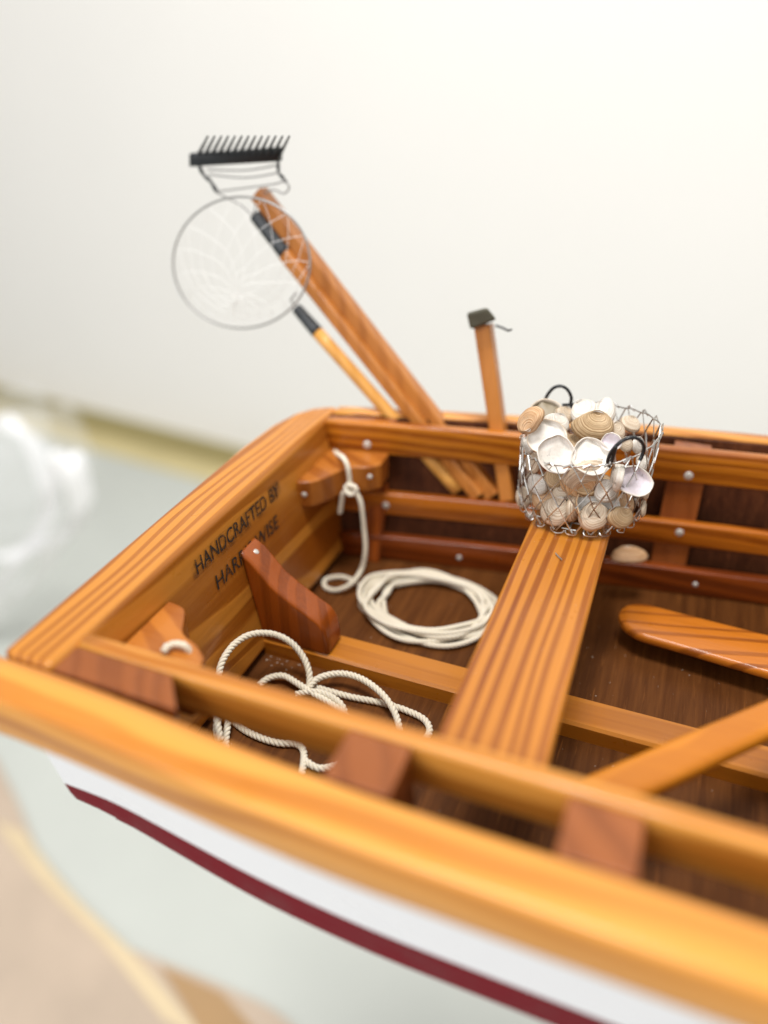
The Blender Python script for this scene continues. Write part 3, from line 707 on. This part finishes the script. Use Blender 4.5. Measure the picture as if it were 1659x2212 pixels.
for i, q in enumerate([
 (1390, 1000, 1.88, 44, (.6, .3, .7), 100, 'white shell high against the right wires of the basket', S_wh, S_in, .85, .24, .006),
 (1362, 915, 1.97, 46, (.2, .5, .85), 60, 'chalky cream shell at the right end of the heap below the back rim', S_cr, S_in, .85, .24, .006),
 (1310, 1060, 1.775, 54, (-.1, .3, .95), 110, 'pale shell behind the wires left of the lilac oval one', S_wh, S_in, .9, .24, .005),
 (1240, 1075, 1.80, 50, (.3, .2, -.9), 80, 'small hollow white shell at the centre of the basket', S_wh, S_in, .9, .22, .003),
 (1395, 1060, 1.86, 44, (.8, .1, .5), 70, 'grey white shell at the right side of the basket half way up', S_cr, S_in, .9, .24, .006),
 (1140, 962, 1.84, 42, (-.7, .3, .6), 120, 'small white shell under the tan ridged one at the left rim', S_wh, S_in, .9, .24, .006),
 (1166, 920, 1.90, 44, (-.2, .7, .6), 40, 'cream shell between the tan ridged and dark stained ones', S_cr, S_in, .9, .24, .008)]):
    place_shell(*q[:12], seed=130+i)
fr = random.Random(3)
for i in range(18):
    t = fr.uniform(0, 6.28); rr = .105*math.sqrt(fr.random()); lay = i % 4
    p = BC+Vector((rr*math.cos(t), rr*math.sin(t)+.012, .035+lay*.040))
    place_shell(0, 0, 0, 0, (fr.uniform(-.8, .8), fr.uniform(-.5, .9), fr.uniform(-.2, 1)), fr.uniform(0, 360), 'pale clam shell packed inside the basket behind the front shells', fr.choice([S_cr, S_wh, S_or, S_ta]), S_in, .85, .24, .006, seed=50+i, pos=p, wid=.085)
place_shell(1360, 1199, 2.055, 78, (0, .85, .5), 90, 'lone tan clam shell lying under the far riser, right of the thwart', S_or, S_in, .6, .22, .008, seed=99, group='loose clam shell')
g = G(); g.tube([az(1200, 1195, -.066), az(1207, 1203, -.067), az(1214, 1209, -.066)], .0028, 4, flat=.5)
tag(g.build('wire_offcut', M_wire, loc=az(1207, 1203, -.07)), 'tiny silver wire offcut lying on the thwart in front of the basket', 'wire scrap')

# ------------------------------------------------------------------ tools standing in the far slot
def stick(pa, pb, w0, w1, mat, name, parent, chamf=.3, n=3, twist=0):
    pa, pb = Vector(pa), Vector(pb); d = (pb-pa).normalized(); side = d.cross(Vector((0, 1, 0))).normalized(); up_ = side.cross(d)
    g = G(); rings = []
    for i in range(13):
        t = i/12; w_ = w0+(w1-w0)*t; c = pa.lerp(pb, t)
        rings.append([c+side*p+up_*q for p, q in rrect(w_, w_, w_*chamf, n)])
    g.loft(rings); return g.build(name, mat, parent, smooth=chamf > .3)
def lean(px, py, d=0):      # the tools stand in the slot behind the inwale and lean back
    p = ay(px, py, 2.15)
    for _ in range(12):
        y = yi_f(max(-.72, min(-.42, p.x)))+.064+d+(.20*p.z if p.z < 0 else .24*p.z); p = ay(px, py, y)
    return p
# pole
pt, pb_ = lean(560, 418), lean(1066, 1068)
po = thing('wooden_pole', 'thick square edged wooden pole leaning to the left, right of the rake handle', 'pole', pb_, 'long handled tools leaning in the far slot')
stick(pb_, pt, .048, .050, M_han, 'shaft', po, .13, 2)
# rake
ra, rb_ = lean(556, 464), lean(1036, 1066)
rk = thing('clam_rake', 'clam rake with black comb head and wire cage above a wooden handle', 'rake', rb_, 'long handled tools leaning in the far slot')
rt_ = ra.lerp(rb_, .135); off = Vector((0, -.012, 0))
stick(rb_+off, rt_+off, .044, .044, M_han, 'shaft', rk, .22, 2)
stick(rt_+off, ra+off, .047, .040, M_ferr, 'ferrule', rk, .45)
hy = ra.y
def hp(px, py, dy=0): return ay(px, py, hy+dy)
g = G(); bar0, bar1 = hp(414, 345, .0), hp(606, 333, .03)
upb = (hp(414, 330)-hp(414, 345)).normalized()
rings = []
for t in (0, .05, 1):
    c = bar0.lerp(bar1, t); rings.append([c+Vector((0, p, 0))+upb*q for p, q in rrect(.026, .040, .006)])
g.loft(rings); g.build('comb_bar', M_black, rk, smooth=True)
for i in range(13):
    t = .07+.92*i/12; b0 = bar0.lerp(bar1, t); tipx = (b0-bar0).length
    px = 427+ (603-427)*i/12
    a0 = hp(px, 337, .03*t); m0 = hp(px+13, 312, .03*t-.05); e0 = hp(px+22, 294, .03*t-.12)
    g = G(); g.tube(crom([a0, m0, e0], 4), .004, 6, rfun=lambda q: .0062*(1-.6*q)); g.build('tooth', M_black if i in (0, 12) else M_ferr, rk, smooth=True)
g = G()
g.tube(crom([hp(430, 358), hp(440, 378), hp(455, 392), hp(468, 414, -.02)], 5), .0045, 6, rfun=lambda q: .0042+.003*abs(math.sin(q*9)))
g.build('side_arm', M_black, rk, smooth=True); g = G()
g.tube(crom([hp(601, 348, .03), hp(602, 372, .03), hp(612, 385, .02), hp(617, 392, .0)], 5), .0040, 6, rfun=lambda q: .0038+.002*abs(math.sin(q*8)))
g.build('side_arm', M_black, rk, smooth=True)
for P in ([hp(468, 414, -.02), hp(530, 406, -.02), hp(590, 398, -.01), hp(617, 390)], [hp(452, 377), hp(530, 384), hp(604, 373, .02)], [hp(448, 366, .02), hp(530, 368, .03), hp(603, 356, .03)], [hp(468, 416, -.02), hp(500, 432, -.01), hp(524, 446), hp(545, 466)], [hp(617, 392), hp(625, 405), hp(613, 418), hp(590, 410), hp(560, 425), hp(548, 462)]):
    g = G(); g.tube(crom(P, 5), .0028, 5); g.build('cage_wire', M_ring, rk, smooth=True)
# dip net
na, nb_ = lean(688, 716), lean(992, 1058)
na.y -= .0
nt = thing('dip_net', 'small dip net with thin round hoop, white mesh and slim pale handle', 'net', nb_, 'long handled tools leaning in the far slot')
sh = Vector((0, -.008, 0))
stick(nb_+sh, na+sh, .040, .039, M_han2, 'handle', nt, .42)
nt_top = lean(643, 664)+sh
stick(na+sh, nt_top, .041, .034, M_ferr, 'ferrule', nt, .45)
hyn = nt_top.y-.045
hoop = [ay(522+148*math.cos(t), 567-142*math.sin(t), hyn+.02*math.sin(t)) for t in [2*math.pi*k/64 for k in range(64)]]
g = G(); g.tube(hoop, .0036, 6, closed=True)
g.tube([ay(632, 655, nt_top.y), ay(628, 648, hyn), ay(640, 632, hyn)], .0034, 6)
g.build('hoop', M_ring, nt, smooth=True)
g = G(); cH = ay(522, 567, hyn)
ex = (hoop[0]-cH); ey = (hoop[16]-cH)
def netp(a, r):    # a sagging bag: the far side of the hoop disc, drooping down
    q = cH+ex*(r*math.cos(a))+ey*(r*math.sin(a)); s = (1-r*r)
    q += Vector((.0, -.05*s, -.10*s)); q += Vector((noise.noise(q*9)*.02*s, 0, noise.noise(q*9+Vector((5, 0, 0)))*.03*s)); return q
NN = 15; RW = 7
for s in range(NN):
    for sg in (1, -1):
        P = [netp(2*math.pi*(s+sg*j*.5)/NN, 1-j/RW*.97) for j in range(RW+1)]
        g.tube(P, .0008, 3)
g.build('netting', M_thread, nt)
# capped stick
ca, cb_ = lean(1046, 700), lean(1099, 1074)
ms = thing('mallet', 'short upright wooden stick with a dark tarnished metal cap and bent wire', 'tool', cb_, 'short capped tool in the far slot')
stick(cb_+sh, ca+sh, .046, .050, M_han, 'shaft', ms, .15, 2)
g = G(); y0 = ca.y-.018
q = [(1008, 676), (1052, 664), (1073, 690), (1016, 712)]
g.prism([ay(x, y, y0-.045) for x, y in q], [ay(x, y, y0+.045) for x, y in q]); g.build('cap', M_cap, ms, bevel=.008, segs=3)
g = G(); g.tube(crom([ay(1070, 703, y0), ay(1085, 708, y0), ay(1098, 714, y0-.02), ay(1104, 712, y0-.06)], 5), .0035, 6); g.build('bent_wire', M_ferr, ms, smooth=True)

# ------------------------------------------------------------------ plastic bag on the floor
bp = az(-30, 1380, ZS)
pbag = thing('plastic_bag', 'crumpled clear plastic bag standing on the floor at the left', 'bag', bp)
def sheet(P, dv, m, name):
    P = crom([ay(*p) for p in P], 6); g = G(); k = len(P); V = []; F = []
    for j in range(5):
        f = j/4-.5
        for i, p in enumerate(P): V.append(p+Vector(dv)*f+Vector((0, 0, .05*math.sin(i*.5+j*1.3))))
    for j in range(4):
        for i in range(k-1): F.append((j*k+i, j*k+i+1, (j+1)*k+i+1, (j+1)*k+i))
    g.add(V, F); g.build(name, m, pbag, smooth=True)
yB = bp.y
sheet([(-90, 1010, yB), (-40, 930, yB), (5, 903, yB), (50, 925, yB), (85, 985, yB), (110, 1060, yB)], (.3, .9, 0), M_bag, 'film')
sheet([(-60, 940, yB), (0, 908, yB), (48, 930, yB), (84, 990, yB), (104, 1060, yB)], (.10, .1, .02), M_bagf, 'film_fold')
sheet([(118, 990, yB), (60, 1000, yB), (-40, 1020, yB)], (.0, .1, 1.3), M_bag, 'film')
sheet([(130, 978, yB), (118, 1060, yB), (80, 1150, yB), (30, 1230, yB), (-40, 1310, yB)], (.14, .12, .05), M_bagf, 'film_fold')
sheet([(130, 978, yB), (158, 1010, yB), (174, 1070, yB), (176, 1110, yB), (150, 1150, yB), (100, 1175, yB), (40, 1190, yB), (-40, 1210, yB)], (.09, .2, .02), M_bagf, 'film_fold')
sheet([(176, 1110, yB), (120, 1190, yB), (60, 1260, yB), (0, 1325, yB), (-60, 1380, yB)], (.10, .3, .04), M_bagf, 'film_fold')
sheet([(-20, 960, yB+.1), (0, 1050, yB+.1), (5, 1150, yB+.1), (-10, 1280, yB+.1)], (.3, .6, 0), M_bag, 'film')

# crumbs and dust lying about in the boat
g = G(); r9 = random.Random(11)
def crumb(p, r):
    V = [p+Vector((r9.uniform(-1, 1), r9.uniform(-1, 1), r9.uniform(0, .8)))*r for _ in range(4)]; g.add(V, [(0, 1, 2), (0, 3, 1), (1, 3, 2), (0, 2, 3)])
for _ in range(150):
    x, y = r9.uniform(-.88, .6), r9.uniform(.95, 1.98)
    if 1.41 < y < 1.54: y += .14
    crumb(Vector((x, y, ZF+.001)), r9.choice((.0010, .0014, .0016, .0028)))
for _ in range(18): crumb(Vector((r9.uniform(-.9, -.80), r9.choice((1.415, 1.40, 1.385, 1.535)), ZF+.001)), .003)
for _ in range(22): crumb(Vector((r9.uniform(-.26, -.09), r9.uniform(1.1, 1.68), -.0705)), .0014)
o = g.build('dust_crumbs', simple('grey_dust_crumb', (.55, .50, .42), .9)); o['label'] = 'pale dust and crumbs scattered over the floor boards and thwart'; o['category'] = 'dust'; o['kind'] = 'stuff'
